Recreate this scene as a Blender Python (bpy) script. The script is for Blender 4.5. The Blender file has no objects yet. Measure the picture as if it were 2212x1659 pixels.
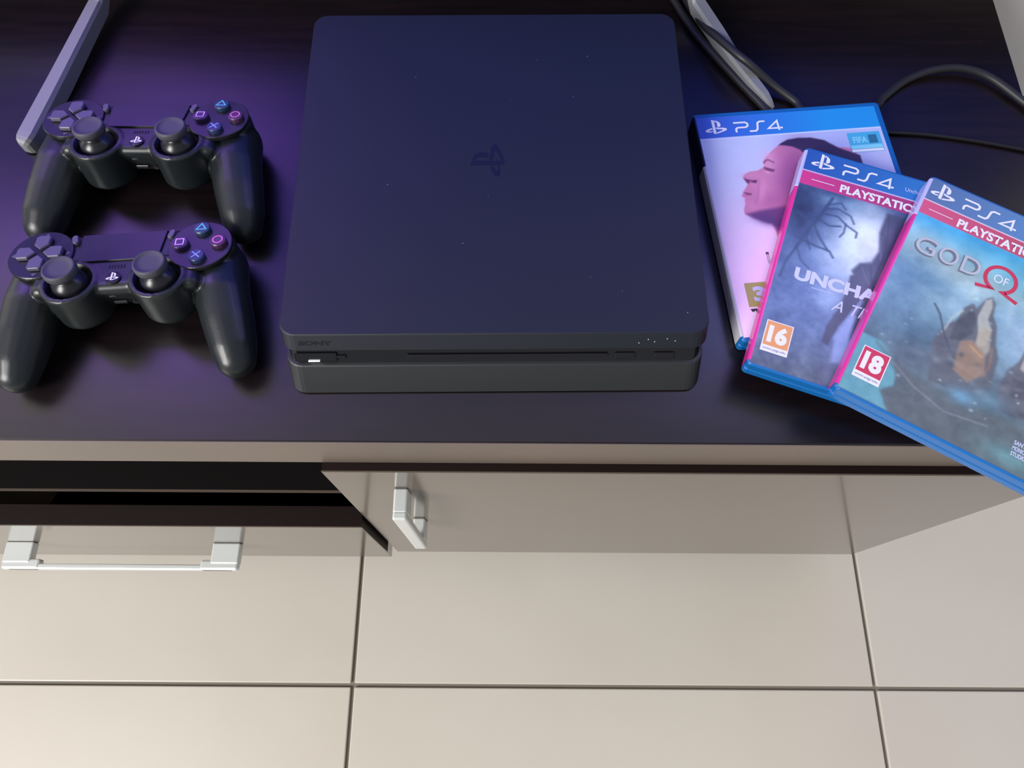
import bpy, bmesh, math, random
import numpy as np
from mathutils import Vector, Matrix, Euler
random.seed(7); rng = np.random.default_rng(7)
S = bpy.context.scene
COL = S.collection
PI = math.pi
WT = 0.473          # height of the worktop

# ------------------------------------------------------------------ camera
cd = bpy.data.cameras.new('camera'); cam = bpy.data.objects.new('camera', cd); COL.objects.link(cam)
cd.sensor_fit = 'HORIZONTAL'; cd.sensor_width = 36.0; cd.lens = 36.0 * 1590.0 / 2212.0
cd.clip_start = 0.02
Rr = Vector((0.99998082, 0.00611058, 0.00101225)); Ur = Vector((-0.00606324, 0.93234566, 0.36151736)); Fr = Vector((-0.00126531, 0.36151656, -0.93236483))
M = Matrix(((Rr.x, Ur.x, -Fr.x, 0), (Rr.y, Ur.y, -Fr.y, 0), (Rr.z, Ur.z, -Fr.z, 0.913), (0, 0, 0, 1)))
cam.matrix_world = M
S.camera = cam
S.view_settings.view_transform = 'Standard'; S.view_settings.look = 'None'
S.view_settings.gamma = 1.0; S.view_settings.use_curve_mapping = False
S.view_settings.exposure = 0.0

# ------------------------------------------------------------------ world and lights
w = bpy.data.worlds.new('room_light'); S.world = w; w.use_nodes = True
bg = w.node_tree.nodes['Background']; bg.inputs[0].default_value = (0.88, 0.93, 1.0, 1); bg.inputs[1].default_value = 0.36

def area(name, loc, target, sx, sy, power, col):
    l = bpy.data.lights.new(name, 'AREA'); l.shape = 'RECTANGLE'; l.size = sx; l.size_y = sy; l.energy = power; l.color = col
    o = bpy.data.objects.new(name, l); COL.objects.link(o); o.location = loc
    o.rotation_euler = (Vector(target) - Vector(loc)).to_track_quat('-Z', 'Y').to_euler()
    return o
area('window_daylight', (-2.4, -1.7, 2.3), (0.0, 0.1, 0.2), 1.3, 1.5, 164.0, (1.0, 0.97, 0.93))

# ------------------------------------------------------------------ helpers
def srgb(c):
    def f(x):
        x = x / 255.0
        return x / 12.92 if x <= 0.04045 else ((x + 0.055) / 1.055) ** 2.4
    return tuple(f(x) for x in c)

def mat(name, col, rough=0.5, metal=0.0, spec=0.5, coat=0.0, noise=None, emit=None, bump=None, coat_rough=0.1, trans=0.0):
    m = bpy.data.materials.new(name); m.use_nodes = True
    nt = m.node_tree; b = nt.nodes['Principled BSDF']
    b.inputs['Base Color'].default_value = (*col, 1); b.inputs['Roughness'].default_value = rough
    b.inputs['Metallic'].default_value = metal; b.inputs['Specular IOR Level'].default_value = spec
    b.inputs['Coat Weight'].default_value = coat; b.inputs['Coat Roughness'].default_value = coat_rough
    b.inputs['Transmission Weight'].default_value = trans
    if noise:   # (scale, second colour, contrast lo, hi, stretch)
        tc = nt.nodes.new('ShaderNodeTexCoord'); mp = nt.nodes.new('ShaderNodeMapping'); n = nt.nodes.new('ShaderNodeTexNoise')
        r = nt.nodes.new('ShaderNodeValToRGB')
        mp.inputs['Scale'].default_value = noise[4] if len(noise) > 4 else (1, 1, 1)
        n.inputs['Scale'].default_value = noise[0]; n.inputs['Detail'].default_value = 5
        r.color_ramp.elements[0].position = noise[2]; r.color_ramp.elements[1].position = noise[3]
        r.color_ramp.elements[0].color = (*col, 1); r.color_ramp.elements[1].color = (*noise[1], 1)
        nt.links.new(tc.outputs['Object'], mp.inputs[0]); nt.links.new(mp.outputs[0], n.inputs['Vector'])
        nt.links.new(n.outputs['Fac'], r.inputs[0]); nt.links.new(r.outputs[0], b.inputs['Base Color'])
    if bump:
        tc = nt.nodes.new('ShaderNodeTexCoord'); n = nt.nodes.new('ShaderNodeTexNoise'); bp = nt.nodes.new('ShaderNodeBump')
        n.inputs['Scale'].default_value = bump[0]; bp.inputs['Strength'].default_value = bump[1]; bp.inputs['Distance'].default_value = bump[2]
        nt.links.new(tc.outputs['Object'], n.inputs['Vector']); nt.links.new(n.outputs['Fac'], bp.inputs['Height']); nt.links.new(bp.outputs[0], b.inputs['Normal'])
    if emit:
        b.inputs['Emission Color'].default_value = (*emit[0], 1); b.inputs['Emission Strength'].default_value = emit[1]
    return m

def link(name, me, m, parent=None, smooth=False, loc=None, rot=None):
    o = bpy.data.objects.new(name, me); COL.objects.link(o)
    if m is not None and not me.materials: me.materials.append(m)
    if smooth:
        for p in me.polygons: p.use_smooth = True
    if parent: o.parent = parent
    if loc: o.location = loc
    if rot: o.rotation_euler = rot
    return o

def obj(name, bm, m, parent=None, smooth=False, loc=None, rot=None):
    me = bpy.data.meshes.new(name); bmesh.ops.recalc_face_normals(bm, faces=bm.faces); bm.to_mesh(me); bm.free()
    return link(name, me, m, parent, smooth, loc, rot)

def empty(name, loc=(0, 0, 0), rz=0.0, label=None, cat=None, group=None, kind=None):
    o = bpy.data.objects.new(name, None); COL.objects.link(o); o.location = loc; o.rotation_euler = (0, 0, rz); o.empty_display_size = 0.02
    tag(o, label, cat, group, kind); return o

def tag(o, label=None, cat=None, group=None, kind=None):
    if label: o['label'] = label
    if cat: o['category'] = cat
    if group: o['group'] = group
    if kind: o['kind'] = kind
    return o

def box(bm, x0, x1, y0, y1, z0, z1, bev=0.0, seg=2):
    r = bmesh.ops.create_cube(bm, size=1.0)
    for v in r['verts']:
        v.co = Vector((x0 + (v.co.x + .5) * (x1 - x0), y0 + (v.co.y + .5) * (y1 - y0), z0 + (v.co.z + .5) * (z1 - z0)))
    if bev > 0:
        es = set()
        for v in r['verts']: es.update(v.link_edges)
        bmesh.ops.bevel(bm, geom=list(es), offset=bev, segments=seg, profile=0.5, affect='EDGES')
    return bm

def bx(*a, **k):
    bm = bmesh.new(); box(bm, *a, **k); return bm

def rrect(x0, x1, y0, y1, r, n=6):
    pts = []
    for cx, cy, a0 in ((x1 - r, y1 - r, 0), (x0 + r, y1 - r, 90), (x0 + r, y0 + r, 180), (x1 - r, y0 + r, 270)):
        for i in range(n + 1):
            a = math.radians(a0 + 90.0 * i / n); pts.append((cx + r * math.cos(a), cy + r * math.sin(a)))
    return pts

def prism(bm, pts, z0, z1, shift=(0, 0), inset_top=0.0, chamfer=0.0):
    """vertical prism of an outline; the outline at the bottom may be shifted; an optional top chamfer"""
    def ring(z, off, grow):
        cx = sum(p[0] for p in pts) / len(pts); cy = sum(p[1] for p in pts) / len(pts); vs = []
        w_ = max(p[0] for p in pts) - min(p[0] for p in pts); h_ = max(p[1] for p in pts) - min(p[1] for p in pts)
        fx = 1 - 2 * grow / w_; fy = 1 - 2 * grow / h_
        for p in pts: vs.append(bm.verts.new((cx + (p[0] - cx) * fx + off[0], cy + (p[1] - cy) * fy + off[1], z)))
        return vs
    rings = []
    t = lambda z: (1 - (z - z0) / (z1 - z0))
    zs = [(z0, chamfer)] + ([(z0 + chamfer, 0), (z1 - chamfer, 0)] if chamfer else []) + [(z1, chamfer)]
    for z, g in zs: rings.append(ring(z, (shift[0] * t(z), shift[1] * t(z)), g))
    n = len(pts)
    for a, b in zip(rings[:-1], rings[1:]):
        for i in range(n): bm.faces.new((a[i], a[(i + 1) % n], b[(i + 1) % n], b[i]))
    bm.faces.new(list(reversed(rings[0]))); bm.faces.new(rings[-1])
    return bm

def lathe(prof, n=32, cx=0, cy=0, bm=None):
    bm = bm or bmesh.new(); rings = []
    for r, z in prof:
        rings.append([bm.verts.new((cx + r * math.cos(2 * PI * i / n), cy + r * math.sin(2 * PI * i / n), z)) for i in range(n)])
    for a, b in zip(rings[:-1], rings[1:]):
        for i in range(n): bm.faces.new((a[i], a[(i + 1) % n], b[(i + 1) % n], b[i]))
    bm.faces.new(list(reversed(rings[0]))); bm.faces.new(rings[-1])
    return bm

def tube(bm, pts, r, n=10, cap=True):
    P = [Vector(p) for p in pts]; rings = []
    for i, p in enumerate(P):
        d = (P[min(i + 1, len(P) - 1)] - P[max(i - 1, 0)]).normalized()
        s = d.cross(Vector((0, 0, 1)))
        if s.length < 1e-4: s = Vector((1, 0, 0))
        s.normalize(); u = s.cross(d).normalized()
        rr = r[i] if isinstance(r, (list, tuple)) else r
        rings.append([bm.verts.new(p + s * rr * math.cos(2 * PI * k / n) + u * rr * math.sin(2 * PI * k / n)) for k in range(n)])
    for a, b in zip(rings[:-1], rings[1:]):
        for k in range(n): bm.faces.new((a[k], a[(k + 1) % n], b[(k + 1) % n], b[k]))
    if cap: bm.faces.new(rings[0]); bm.faces.new(list(reversed(rings[-1])))
    return bm

def spline(pts, m=8):
    P = [Vector(p) for p in pts]; P = [P[0] * 2 - P[1]] + P + [P[-1] * 2 - P[-2]]; out = []
    for i in range(1, len(P) - 2):
        for k in range(m):
            t = k / m
            out.append(0.5 * ((2 * P[i]) + (-P[i - 1] + P[i + 1]) * t + (2 * P[i - 1] - 5 * P[i] + 4 * P[i + 1] - P[i + 2]) * t * t + (-P[i - 1] + 3 * P[i] - 3 * P[i + 1] + P[i + 2]) * t ** 3))
    out.append(P[-2]); return out

def hull(bm, spheres, sub=3):
    t = bmesh.new()
    for (x, y, z, r) in spheres:
        bmesh.ops.create_icosphere(t, subdivisions=sub, radius=r, matrix=Matrix.Translation((x, y, z)))
    res = bmesh.ops.convex_hull(t, input=t.verts)
    keep = {v for f in t.faces for v in f.verts}
    g = set(e for e in res['geom_interior'] if isinstance(e, bmesh.types.BMVert)) | set(e for e in res['geom_unused'] if isinstance(e, bmesh.types.BMVert))
    if g: bmesh.ops.delete(t, geom=list(g), context='VERTS')
    me = bpy.data.meshes.new('tmp'); t.to_mesh(me); t.free(); bm.from_mesh(me); bpy.data.meshes.remove(me)
    return bm

# flat print: everything below makes thin ink shapes lying on a surface (units: metres in the owner's frame)
def text_mesh(s, bold=0.0):
    c = bpy.data.curves.new('t', 'FONT'); c.body = s; c.size = 1.0; c.offset = bold; c.resolution_u = 4
    o = bpy.data.objects.new('t', c); COL.objects.link(o)
    dg = bpy.context.evaluated_depsgraph_get(); me = bpy.data.meshes.new_from_object(o.evaluated_get(dg))
    bpy.data.objects.remove(o); bpy.data.curves.remove(c)
    me.materials.clear()
    return me

def text_bm(bm, s, x0, y0, x1, y1, z, bold=0.0, shear=0.0):
    """text s scaled to fill the box x0..x1 (its left to its right), y0 bottom .. y1 top"""
    me = text_mesh(s, bold); co = np.array([v.co[:] for v in me.vertices])
    mn = co.min(0); mx = co.max(0)
    t = bmesh.new(); t.from_mesh(me); bpy.data.meshes.remove(me)
    for v in t.verts:
        fy = (v.co.y - mn[1]) / (mx[1] - mn[1])
        v.co = Vector((x0 + (v.co.x - mn[0]) / (mx[0] - mn[0]) * (x1 - x0) + shear * fy, y0 + fy * (y1 - y0), z))
    m2 = bpy.data.meshes.new('tmp'); t.to_mesh(m2); t.free(); bm.from_mesh(m2); bpy.data.meshes.remove(m2)
    return bm

def fpoly(bm, pts, z):
    bm.faces.new([bm.verts.new((p[0], p[1], z)) for p in pts])

def strokes(bm, pts, wd, z, closed=False):
    """a ribbon of even width along a broken line, mitred at the corners, in one strip"""
    P = [Vector((p[0], p[1])) for p in pts]; n = len(P); L = []; Rt = []
    for i, p in enumerate(P):
        a = P[(i - 1) % n] if (closed or i > 0) else None; c = P[(i + 1) % n] if (closed or i < n - 1) else None
        d1 = (p - a).normalized() if a is not None else None; d2 = (c - p).normalized() if c is not None else None
        d1 = d1 or d2; d2 = d2 or d1
        t = (d1 + d2)
        t = t.normalized() if t.length > 1e-6 else d1
        m_ = Vector((-t.y, t.x)); k = wd / 2 / max(.45, m_.dot(Vector((-d1.y, d1.x))))
        L.append(bm.verts.new((*(p + m_ * k), z))); Rt.append(bm.verts.new((*(p - m_ * k), z)))
    for i in range(n if closed else n - 1):
        j = (i + 1) % n; bm.faces.new((L[i], Rt[i], Rt[j], L[j]))

def station_logo(bm, X, Y, wid, z, rot=0.0, hf=1.0):
    """white double letter mark: an upright bar with a bowl, and a swept ring lying round its foot"""
    c, s = math.cos(rot), math.sin(rot)
    def T(p): x, y = p[0] * wid, p[1] * wid * hf; return (X + c * x - s * y, Y + s * x + c * y)
    for pl in ([(-.145, .47), (-.02, .435), (-.02, -.40), (-.145, -.36)],
               [(.005, .43), (.13, .38), (.215, .30), (.25, .18), (.235, .07), (.17, .015), (.09, .02), (.09, .30), (.075, .345), (.045, .35), (.03, .32), (.03, .30), (.005, .30)],
               [(-.175, -.02), (-.34, -.07), (-.47, -.14), (-.50, -.21), (-.44, -.27), (-.30, -.285), (-.175, -.26), (-.175, -.20), (-.27, -.225), (-.34, -.205), (-.32, -.165), (-.175, -.11)],
               [(.01, .00), (.17, -.035), (.34, -.04), (.46, -.085), (.50, -.15), (.45, -.21), (.30, -.275), (.01, -.385), (.01, -.30), (.20, -.23), (.29, -.19), (.31, -.155), (.25, -.13), (.15, -.125), (.01, -.085)]):
        fpoly(bm, [T(p) for p in pl], z)

# ------------------------------------------------------------------ materials
m_tile = mat('floor_tile', srgb((208, 201, 191)), 0.34, noise=(3.0, srgb((201, 193, 182)), .35, .7))
m_grout = mat('grout', srgb((128, 120, 110)), 0.9)
m_wall = mat('wall_paint', srgb((238, 234, 232)), 0.85, bump=(180, .15, .002))
m_wenge = mat('dark_wood_laminate', srgb((14, 9, 12)), 0.30, spec=0.6, noise=(14.0, srgb((26, 16, 19)), .35, .7, (1, 12, 1)))
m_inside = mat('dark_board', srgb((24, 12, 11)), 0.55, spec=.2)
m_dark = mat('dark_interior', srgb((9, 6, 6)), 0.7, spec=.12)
m_taupe = mat('taupe_gloss_laminate', srgb((92, 81, 72)), 0.17, metal=0.0, spec=0.55, noise=(4.0, srgb((87, 77, 69)), .3, .7), coat=0.35, coat_rough=0.08)
m_edge = mat('taupe_edge_strip', srgb((112, 100, 90)), 0.45, noise=(9.0, srgb((104, 93, 84)), .3, .7))
m_steel = mat('brushed_steel', srgb((222, 226, 224)), 0.35, metal=0.35)
m_silver = mat('silver_plastic', srgb((128, 130, 132)), 0.5, metal=0.15)
m_tvblack = mat('television_black', (0.012, 0.012, 0.014), 0.35)
m_matte = mat('console_matte', srgb((15, 20, 33)), 0.55, bump=(2500, .12, .0003))
m_front = mat('console_front', srgb((38, 40, 42)), 0.45)
m_gloss = mat('console_gloss', (0.008, 0.008, 0.010), 0.12)
m_engr = mat('engraved_black', (0.006, 0.006, 0.009), 0.3)
m_led = mat('led_white', (1, 1, 1), 0.4, emit=((1, 1, 1), 6.0))
m_pad = mat('controller_plastic', srgb((26, 31, 33)), 0.36, bump=(1800, .08, .0003))
m_padplate = mat('controller_plate', srgb((26, 26, 32)), 0.30)
m_rubber = mat('thumbstick_rubber', srgb((66, 66, 74)), 0.6)
m_key = mat('key_plastic', srgb((84, 80, 100)), 0.4)
m_cable = mat('black_cable', srgb((30, 31, 34)), 0.5)
m_line = mat('thin_black_line', (.004, .004, .006), 0.5)
m_white = mat('white_ink', srgb((238, 238, 245)), 0.4, coat=.3)
m_dust = mat('dust', srgb((150, 150, 160)), 0.9)

# ------------------------------------------------------------------ setting
TX, TY, TS, G = -0.182, -0.018, 0.6, 0.0042
fl = obj('floor', bx(-2.6, 2.9, -3.0, 0.62, -0.06, -0.0035), m_grout); tag(fl, kind='structure')
tile_me = None
for i in range(-4, 5):
    for j in range(-5, 2):
        x0, y0 = TX + i * TS, TY + j * TS
        if j == 1: y1c = 0.62 - 0.0
        if tile_me is None:
            b = bx(G / 2, TS - G / 2, G / 2, TS - G / 2, -0.009, 0.0, bev=0.0012, seg=2)
            o = obj('tile', b, m_tile, fl); tile_me = o.data
        else: o = link('tile', tile_me, None, fl)
        o.location = (x0, y0, 0)
        if j == 1: o.scale = (1, (0.62 - y0) / TS, 1)
wb = obj('wall_back', bx(-2.6, 2.9, 0.62, 0.74, -0.06, 2.6), m_wall); tag(wb, kind='structure')

# ------------------------------------------------------------------ cabinet
XL, XR, YB = -0.98, 0.385, 0.600
cab = empty('tv_cabinet', (0, 0.13, 0), 0, 'low dark brown television cabinet with glossy taupe door and drawer fronts', 'cabinet')
def cpart(name, bm, m, parent=None, **k):
    o = obj(name, bm, m, parent or cab, **k)
    if parent is None: o.location = (0, -0.13, 0)
    return o
cpart('worktop', bx(XL, XR, 0.1315, YB, 0.4285, WT, bev=0.0008, seg=1), m_wenge)
o = cpart('edge_band', bx(XL, XR, 0.1305, 0.1315, 0.4270, WT - 0.0006, bev=0.0003, seg=1), m_edge); tag(o, 'taupe front edge strip')
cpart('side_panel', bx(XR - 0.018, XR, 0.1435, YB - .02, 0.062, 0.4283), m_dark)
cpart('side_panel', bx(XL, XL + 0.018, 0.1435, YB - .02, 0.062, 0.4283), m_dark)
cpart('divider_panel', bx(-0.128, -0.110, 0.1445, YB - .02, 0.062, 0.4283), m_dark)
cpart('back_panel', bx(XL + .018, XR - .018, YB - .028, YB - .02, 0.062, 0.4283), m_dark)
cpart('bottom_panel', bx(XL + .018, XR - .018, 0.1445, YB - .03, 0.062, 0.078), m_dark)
o = cpart('shelf', bx(XL + .018, -0.129, 0.139, YB - .03, 0.300, 0.306), m_dark)
o = cpart('shelf_edge', bx(XL + .018, -0.129, 0.1378, 0.1388, 0.3005, 0.3062), m_taupe)
o = cpart('base_rail', bx(XL, -0.1375, 0.1195, 0.1375, 0.055, 0.098, bev=.0006, seg=1), m_taupe); tag(o, 'taupe rail under the drawer')
for x in (XL + .03, XR - .07, -0.18):
    cpart('foot', bx(x, x + .04, YB - .10, YB - .06, 0.0005, 0.0615, bev=.003), m_inside)
for x in (XL + .03, XR - .09): cpart('foot', bx(x, x + .04, .20, .24, 0.0005, 0.0615, bev=.003), m_inside)
# door: taupe face on a dark core
dr = cpart('door', bx(-0.1295, XR, 0.1252, 0.1428, 0.0668, 0.4265), m_inside)
obj('door_face', bx(-0.1297, XR + .0002, 0.1238, 0.1252, 0.0664, 0.4268, bev=.0004, seg=1), m_taupe, dr)
def c_handle(bm, along, x0, x1, yface, z0, z1, pr):
    """bow handle: two posts that flare out of the face and a slim bar between them"""
    yo = yface - pr
    if along == 'x':
        for a, b, s in ((x0, x0 + .028, 1), (x1 - .028, x1, -1)):
            box(bm, a, b, yo + .006, yface, z0, z1, bev=.0015)
            e0, e1 = (a, b + .010) if s > 0 else (a - .010, b)
            box(bm, e0, e1, yo, yo + .010, z0 + .001, z1 - .0005, bev=.0022)
        box(bm, x0 + .005, x1 - .005, yo, yo + .0055, z0 + .001, z1 - .001, bev=.0015)
    else:
        for a, b in ((z0, z0 + .024), (z1 - .024, z1)):
            box(bm, x0, x1, yo + .005, yface, a, b, bev=.0015)
        box(bm, x0, x1, yo, yo + .0065, z0, z1, bev=.0015)
    return bm
obj('handle', c_handle(bmesh.new(), 'z', -0.0870, -0.0765, 0.1238, 0.2430, 0.3810, 0.0235), m_steel, dr, smooth=False)
# drawer, standing a little open
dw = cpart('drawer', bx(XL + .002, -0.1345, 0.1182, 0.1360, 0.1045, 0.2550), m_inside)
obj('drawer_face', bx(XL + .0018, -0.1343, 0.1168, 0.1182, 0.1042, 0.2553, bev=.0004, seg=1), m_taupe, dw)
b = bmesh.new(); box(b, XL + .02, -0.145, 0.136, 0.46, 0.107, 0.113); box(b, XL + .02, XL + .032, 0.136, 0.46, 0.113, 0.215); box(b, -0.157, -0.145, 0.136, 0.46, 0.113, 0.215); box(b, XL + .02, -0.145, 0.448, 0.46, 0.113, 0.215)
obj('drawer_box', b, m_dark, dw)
obj('handle', c_handle(bmesh.new(), 'x', -0.5080, -0.2725, 0.1168, 0.1560, 0.1660, 0.0268), m_steel, dw)
# a card lying in the open drawer
m_card = mat('beige_card', srgb((150, 128, 98)), 0.8)
o = obj('card', bx(-0.03, 0.03, -0.02, 0.02, 0.0, 0.0012), m_card, loc=(-0.535, 0.172, 0.1135 + .001), rot=(0, 0, -.4)); tag(o, 'small beige card lying in the open drawer', 'card')

# ------------------------------------------------------------------ television (its two feet reach into the picture, its lit screen lights the worktop)
TYF = 0.520
TV_GLOWS = [(-.58, .56, .30, (5.6, 2.6, 13.5)), (.44, .60, .30, (3.6, 3.5, 8.6)), (-.09, .52, 1.1, (.10, .17, 1.3)), (-.33, .22, .22, (1.3, .5, 3.0)), (-.68, .16, .22, (.5, .25, 1.5))]
tv = empty('television', (-0.09, 0.54, WT), 0, 'large flat television on two splayed silver feet, screen lit blue and purple', 'television')
def tpart(name, bm, m, **k):
    o = obj(name, bm, m, tv, **k); o.location = (0.09, -0.54, -WT); return o
tpart('housing', bx(-0.76, 0.58, TYF + .001, TYF + .045, WT + .075, WT + .850, bev=.004), m_tvblack)
tpart('bezel', bx(-0.76, 0.58, TYF - .006, TYF + .001, WT + .075, WT + .090, bev=.001), m_tvblack)
ms = bpy.data.materials.new('screen_picture'); ms.use_nodes = True; nt = ms.node_tree
b_ = nt.nodes['Principled BSDF']; b_.inputs['Base Color'].default_value = (0.01, .01, .01, 1); b_.inputs['Roughness'].default_value = .5; b_.inputs['Specular IOR Level'].default_value = .1
tc = nt.nodes.new('ShaderNodeTexCoord'); ns = nt.nodes.new('ShaderNodeTexNoise'); ns.inputs['Scale'].default_value = 4.0
nt.links.new(tc.outputs['Object'], ns.inputs['Vector'])
def glow(cx, cz_, rad, col):
    """a soft patch of colour in the picture on the screen"""
    d = nt.nodes.new('ShaderNodeVectorMath'); d.operation = 'DISTANCE'; d.inputs[1].default_value = (cx, TYF, WT + cz_)
    m1 = nt.nodes.new('ShaderNodeMapRange'); m1.interpolation_type = 'SMOOTHERSTEP'; m1.inputs['From Min'].default_value = rad; m1.inputs['From Max'].default_value = 0.0
    v = nt.nodes.new('ShaderNodeVectorMath'); v.operation = 'SCALE'; v.inputs[0].default_value = col
    nt.links.new(tc.outputs['Object'], d.inputs[0]); nt.links.new(d.outputs['Value'], m1.inputs['Value']); nt.links.new(m1.outputs[0], v.inputs['Scale'])
    return v.outputs[0]
acc = None
for g in TV_GLOWS:
    o_ = glow(*g)
    if acc is None: acc = o_
    else:
        a_ = nt.nodes.new('ShaderNodeVectorMath'); a_.operation = 'ADD'; nt.links.new(acc, a_.inputs[0]); nt.links.new(o_, a_.inputs[1]); acc = a_.outputs[0]
nm = nt.nodes.new('ShaderNodeMapRange'); nm.inputs['To Min'].default_value = .7; nm.inputs['To Max'].default_value = 1.3
nt.links.new(ns.outputs['Fac'], nm.inputs['Value']); nt.links.new(acc, b_.inputs['Emission Color']); nt.links.new(nm.outputs[0], b_.inputs['Emission Strength'])
tpart('screen', bx(-0.752, 0.572, TYF, TYF + .0008, WT + .090, WT + .842), ms)
def leg_mesh(P):
    """flat bar: list of (x, y, ztop, zbottom, width)"""
    bm = bmesh.new(); rings = []
    for i, (x, y, zt, zb, wd) in enumerate(P):
        a = P[max(i - 1, 0)]; c = P[min(i + 1, len(P) - 1)]
        d = Vector((c[0] - a[0], c[1] - a[1])).normalized(); n = Vector((-d.y, d.x)) * wd / 2
        ch = min(.0025, (zt - zb) * .35); q = .72
        rings.append([bm.verts.new((x + n.x * f, y + n.y * f, z)) for f, z in ((1, zb), (1, zt - ch), (q, zt), (-q, zt), (-1, zt - ch), (-1, zb))])
    for a, c in zip(rings[:-1], rings[1:]):
        for k in range(6): bm.faces.new((a[k], a[(k + 1) % 6], c[(k + 1) % 6], c[k]))
    bm.faces.new(rings[0]); bm.faces.new(list(reversed(rings[-1])))
    return bm
o = tpart('leg', leg_mesh([(-.3540, .3484, WT + .0085, WT + .002, .003), (-.3537, .3492, WT + .0105, WT + .0012, .0072), (-.3530, .3508, WT + .0122, WT + .0006, .0108), (-.3520, .3535, WT + .0131, WT + .0004, .0130), (-.3508, .3575, WT + .0135, WT + .0004, .0138), (-.340, .405, WT + .0155, WT + .002, .0128), (-.3230, .4765, WT + .0200, WT + .008, .0110), (-.3130, .515, WT + .045, WT + .034, .011), (-.3060, .540, WT + .085, WT + .080, .012)]), m_silver)
tag(o, 'left silver foot')
o = tpart('leg', leg_mesh([(.1922, .3895, WT + .006, WT + .001, .0012), (.1895, .3930, WT + .0085, WT + .0004, .004), (.1859, .3990, WT + .0105, WT + .0004, .0062), (.1775, .4123, WT + .0118, WT + .001, .0082), (.1661, .4325, WT + .0132, WT + .002, .0092), (.1558, .4537, WT + .0160, WT + .005, .0102), (.1417, .4799, WT + .0200, WT + .009, .0108), (.1290, .510, WT + .045, WT + .034, .011), (.1200, .535, WT + .085, WT + .080, .012)]), m_silver)
tag(o, 'right silver foot')

# ------------------------------------------------------------------ cables
cz = WT + .0034
nx, ny = -math.sin(.0958), math.cos(.0958)
def behind(t, off): return (.1283 + math.cos(.0958) * t + nx * off, .3770 + math.sin(.0958) * t + ny * off, cz)
def wz(L): return [(x, y, WT + z) for x, y, z in L]
b = tube(bmesh.new(), spline(wz([(.1125, .530, .0034), (.1216, .5112, .0034), (.1267, .4987, .0034), (.1407, .4643, .0034), (.1633, .4264, .0034), (.1825, .3967, .0034)]) + [behind(.061, .0032)]), .0029)
o = obj('cable', b, m_cable, smooth=True); tag(o, 'black cable beside the console corner, left of the crossing pair', 'cable', 'black cables on the worktop')
b = tube(bmesh.new(), spline(wz([(.1255, .525, .0034), (.1326, .5087, .0040), (.1372, .4900, .0070), (.1452, .4650, .0110), (.1540, .4455, .0160), (.1649, .4265, .0195), (.1745, .4185, .0175), (.1930, .4090, .0080), (.2090, .3980, .0036)]) + [behind(.088, .0034), behind(.110, .0032), behind(.132, .0034)] +
         wz([(.2700, .3935, .0034), (.2771, .4018, .0034), (.2972, .4182, .0036), (.3188, .4263, .0055), (.3401, .4273, .006), (.3600, .4195, .005), (.3807, .3972, .0038), (.394, .380, .0036), (.404, .355, -.02), (.412, .34, -.12), (.42, .335, -.25)])), .0029)
o = obj('cable', b, m_cable, smooth=True); tag(o, 'black cable crossing the right television foot and arching off the right edge', 'cable', 'black cables on the worktop')
b = tube(bmesh.new(), spline(wz([(.2730, .3706, .0017), (.2763, .3703, .0017), (.3026, .3688, .0017), (.3354, .3636, .0017), (.3714, .3555, .0017), (.3870, .3500, .0020), (.396, .347, -.01), (.404, .34, -.10), (.41, .338, -.2)])), .0014)  # thin near-black tube drawn as a dark line across the worktop
o = obj('cable', b, m_line, smooth=True); tag(o, 'thin black line right of the game cases, in front of the arching cable', 'cable', 'black cables on the worktop')

# ------------------------------------------------------------------ console
CW, CD, CH, SL = 0.2614, 0.2565, 0.0370, 0.0255     # width, depth, height, how far the foot stands forward of the top
con = empty('game_console', (-0.0133, 0.3170, WT), 0.0142, 'slim black game console with rounded corners and a slot along its front', 'console')
hx, hy = CW / 2, CD / 2
def cat_z(z): return -SL * (1 - z / CH)
def cslab(z0, z1, ins, r, m, name, cham=0.0005):
    pts = rrect(-hx + ins, hx - ins, -hy + ins, hy - ins, r)
    s0, s1 = cat_z(z0), cat_z(z1)
    bm = bmesh.new(); prism(bm, [(p[0], p[1] + s1) for p in pts], z0, z1, shift=(0, s0 - s1), chamfer=cham)
    return obj(name, bm, m, con)
cslab(0.0275, CH, 0.0, .0095, m_matte, 'top_shell')
cslab(0.0178, 0.0275, .0028, .008, m_gloss, 'slot_recess', 0)
cslab(0.0010, 0.0180, .0006, .0100, m_front, 'bottom_shell')
cslab(0.0, 0.0010, .006, .008, m_engr, 'foot_pad', 0)
# details on the slanted front: a helper plane whose origin is on the front face
ang = math.atan2(SL, CH)
def front(name, bm, m, x, z, off=.00012, tilt=True):
    o = obj(name, bm, m, con); o.location = (x, -hy + cat_z(z) - off, z); o.rotation_euler = (math.atan2(CH, SL), 0, 0); return o
b = bmesh.new(); text_bm(b, 'SONY', 0, -.0015, .0208, .0015, 0, bold=.05); front('lettering', b, m_engr, -hx + .0115, .0322)
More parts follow.
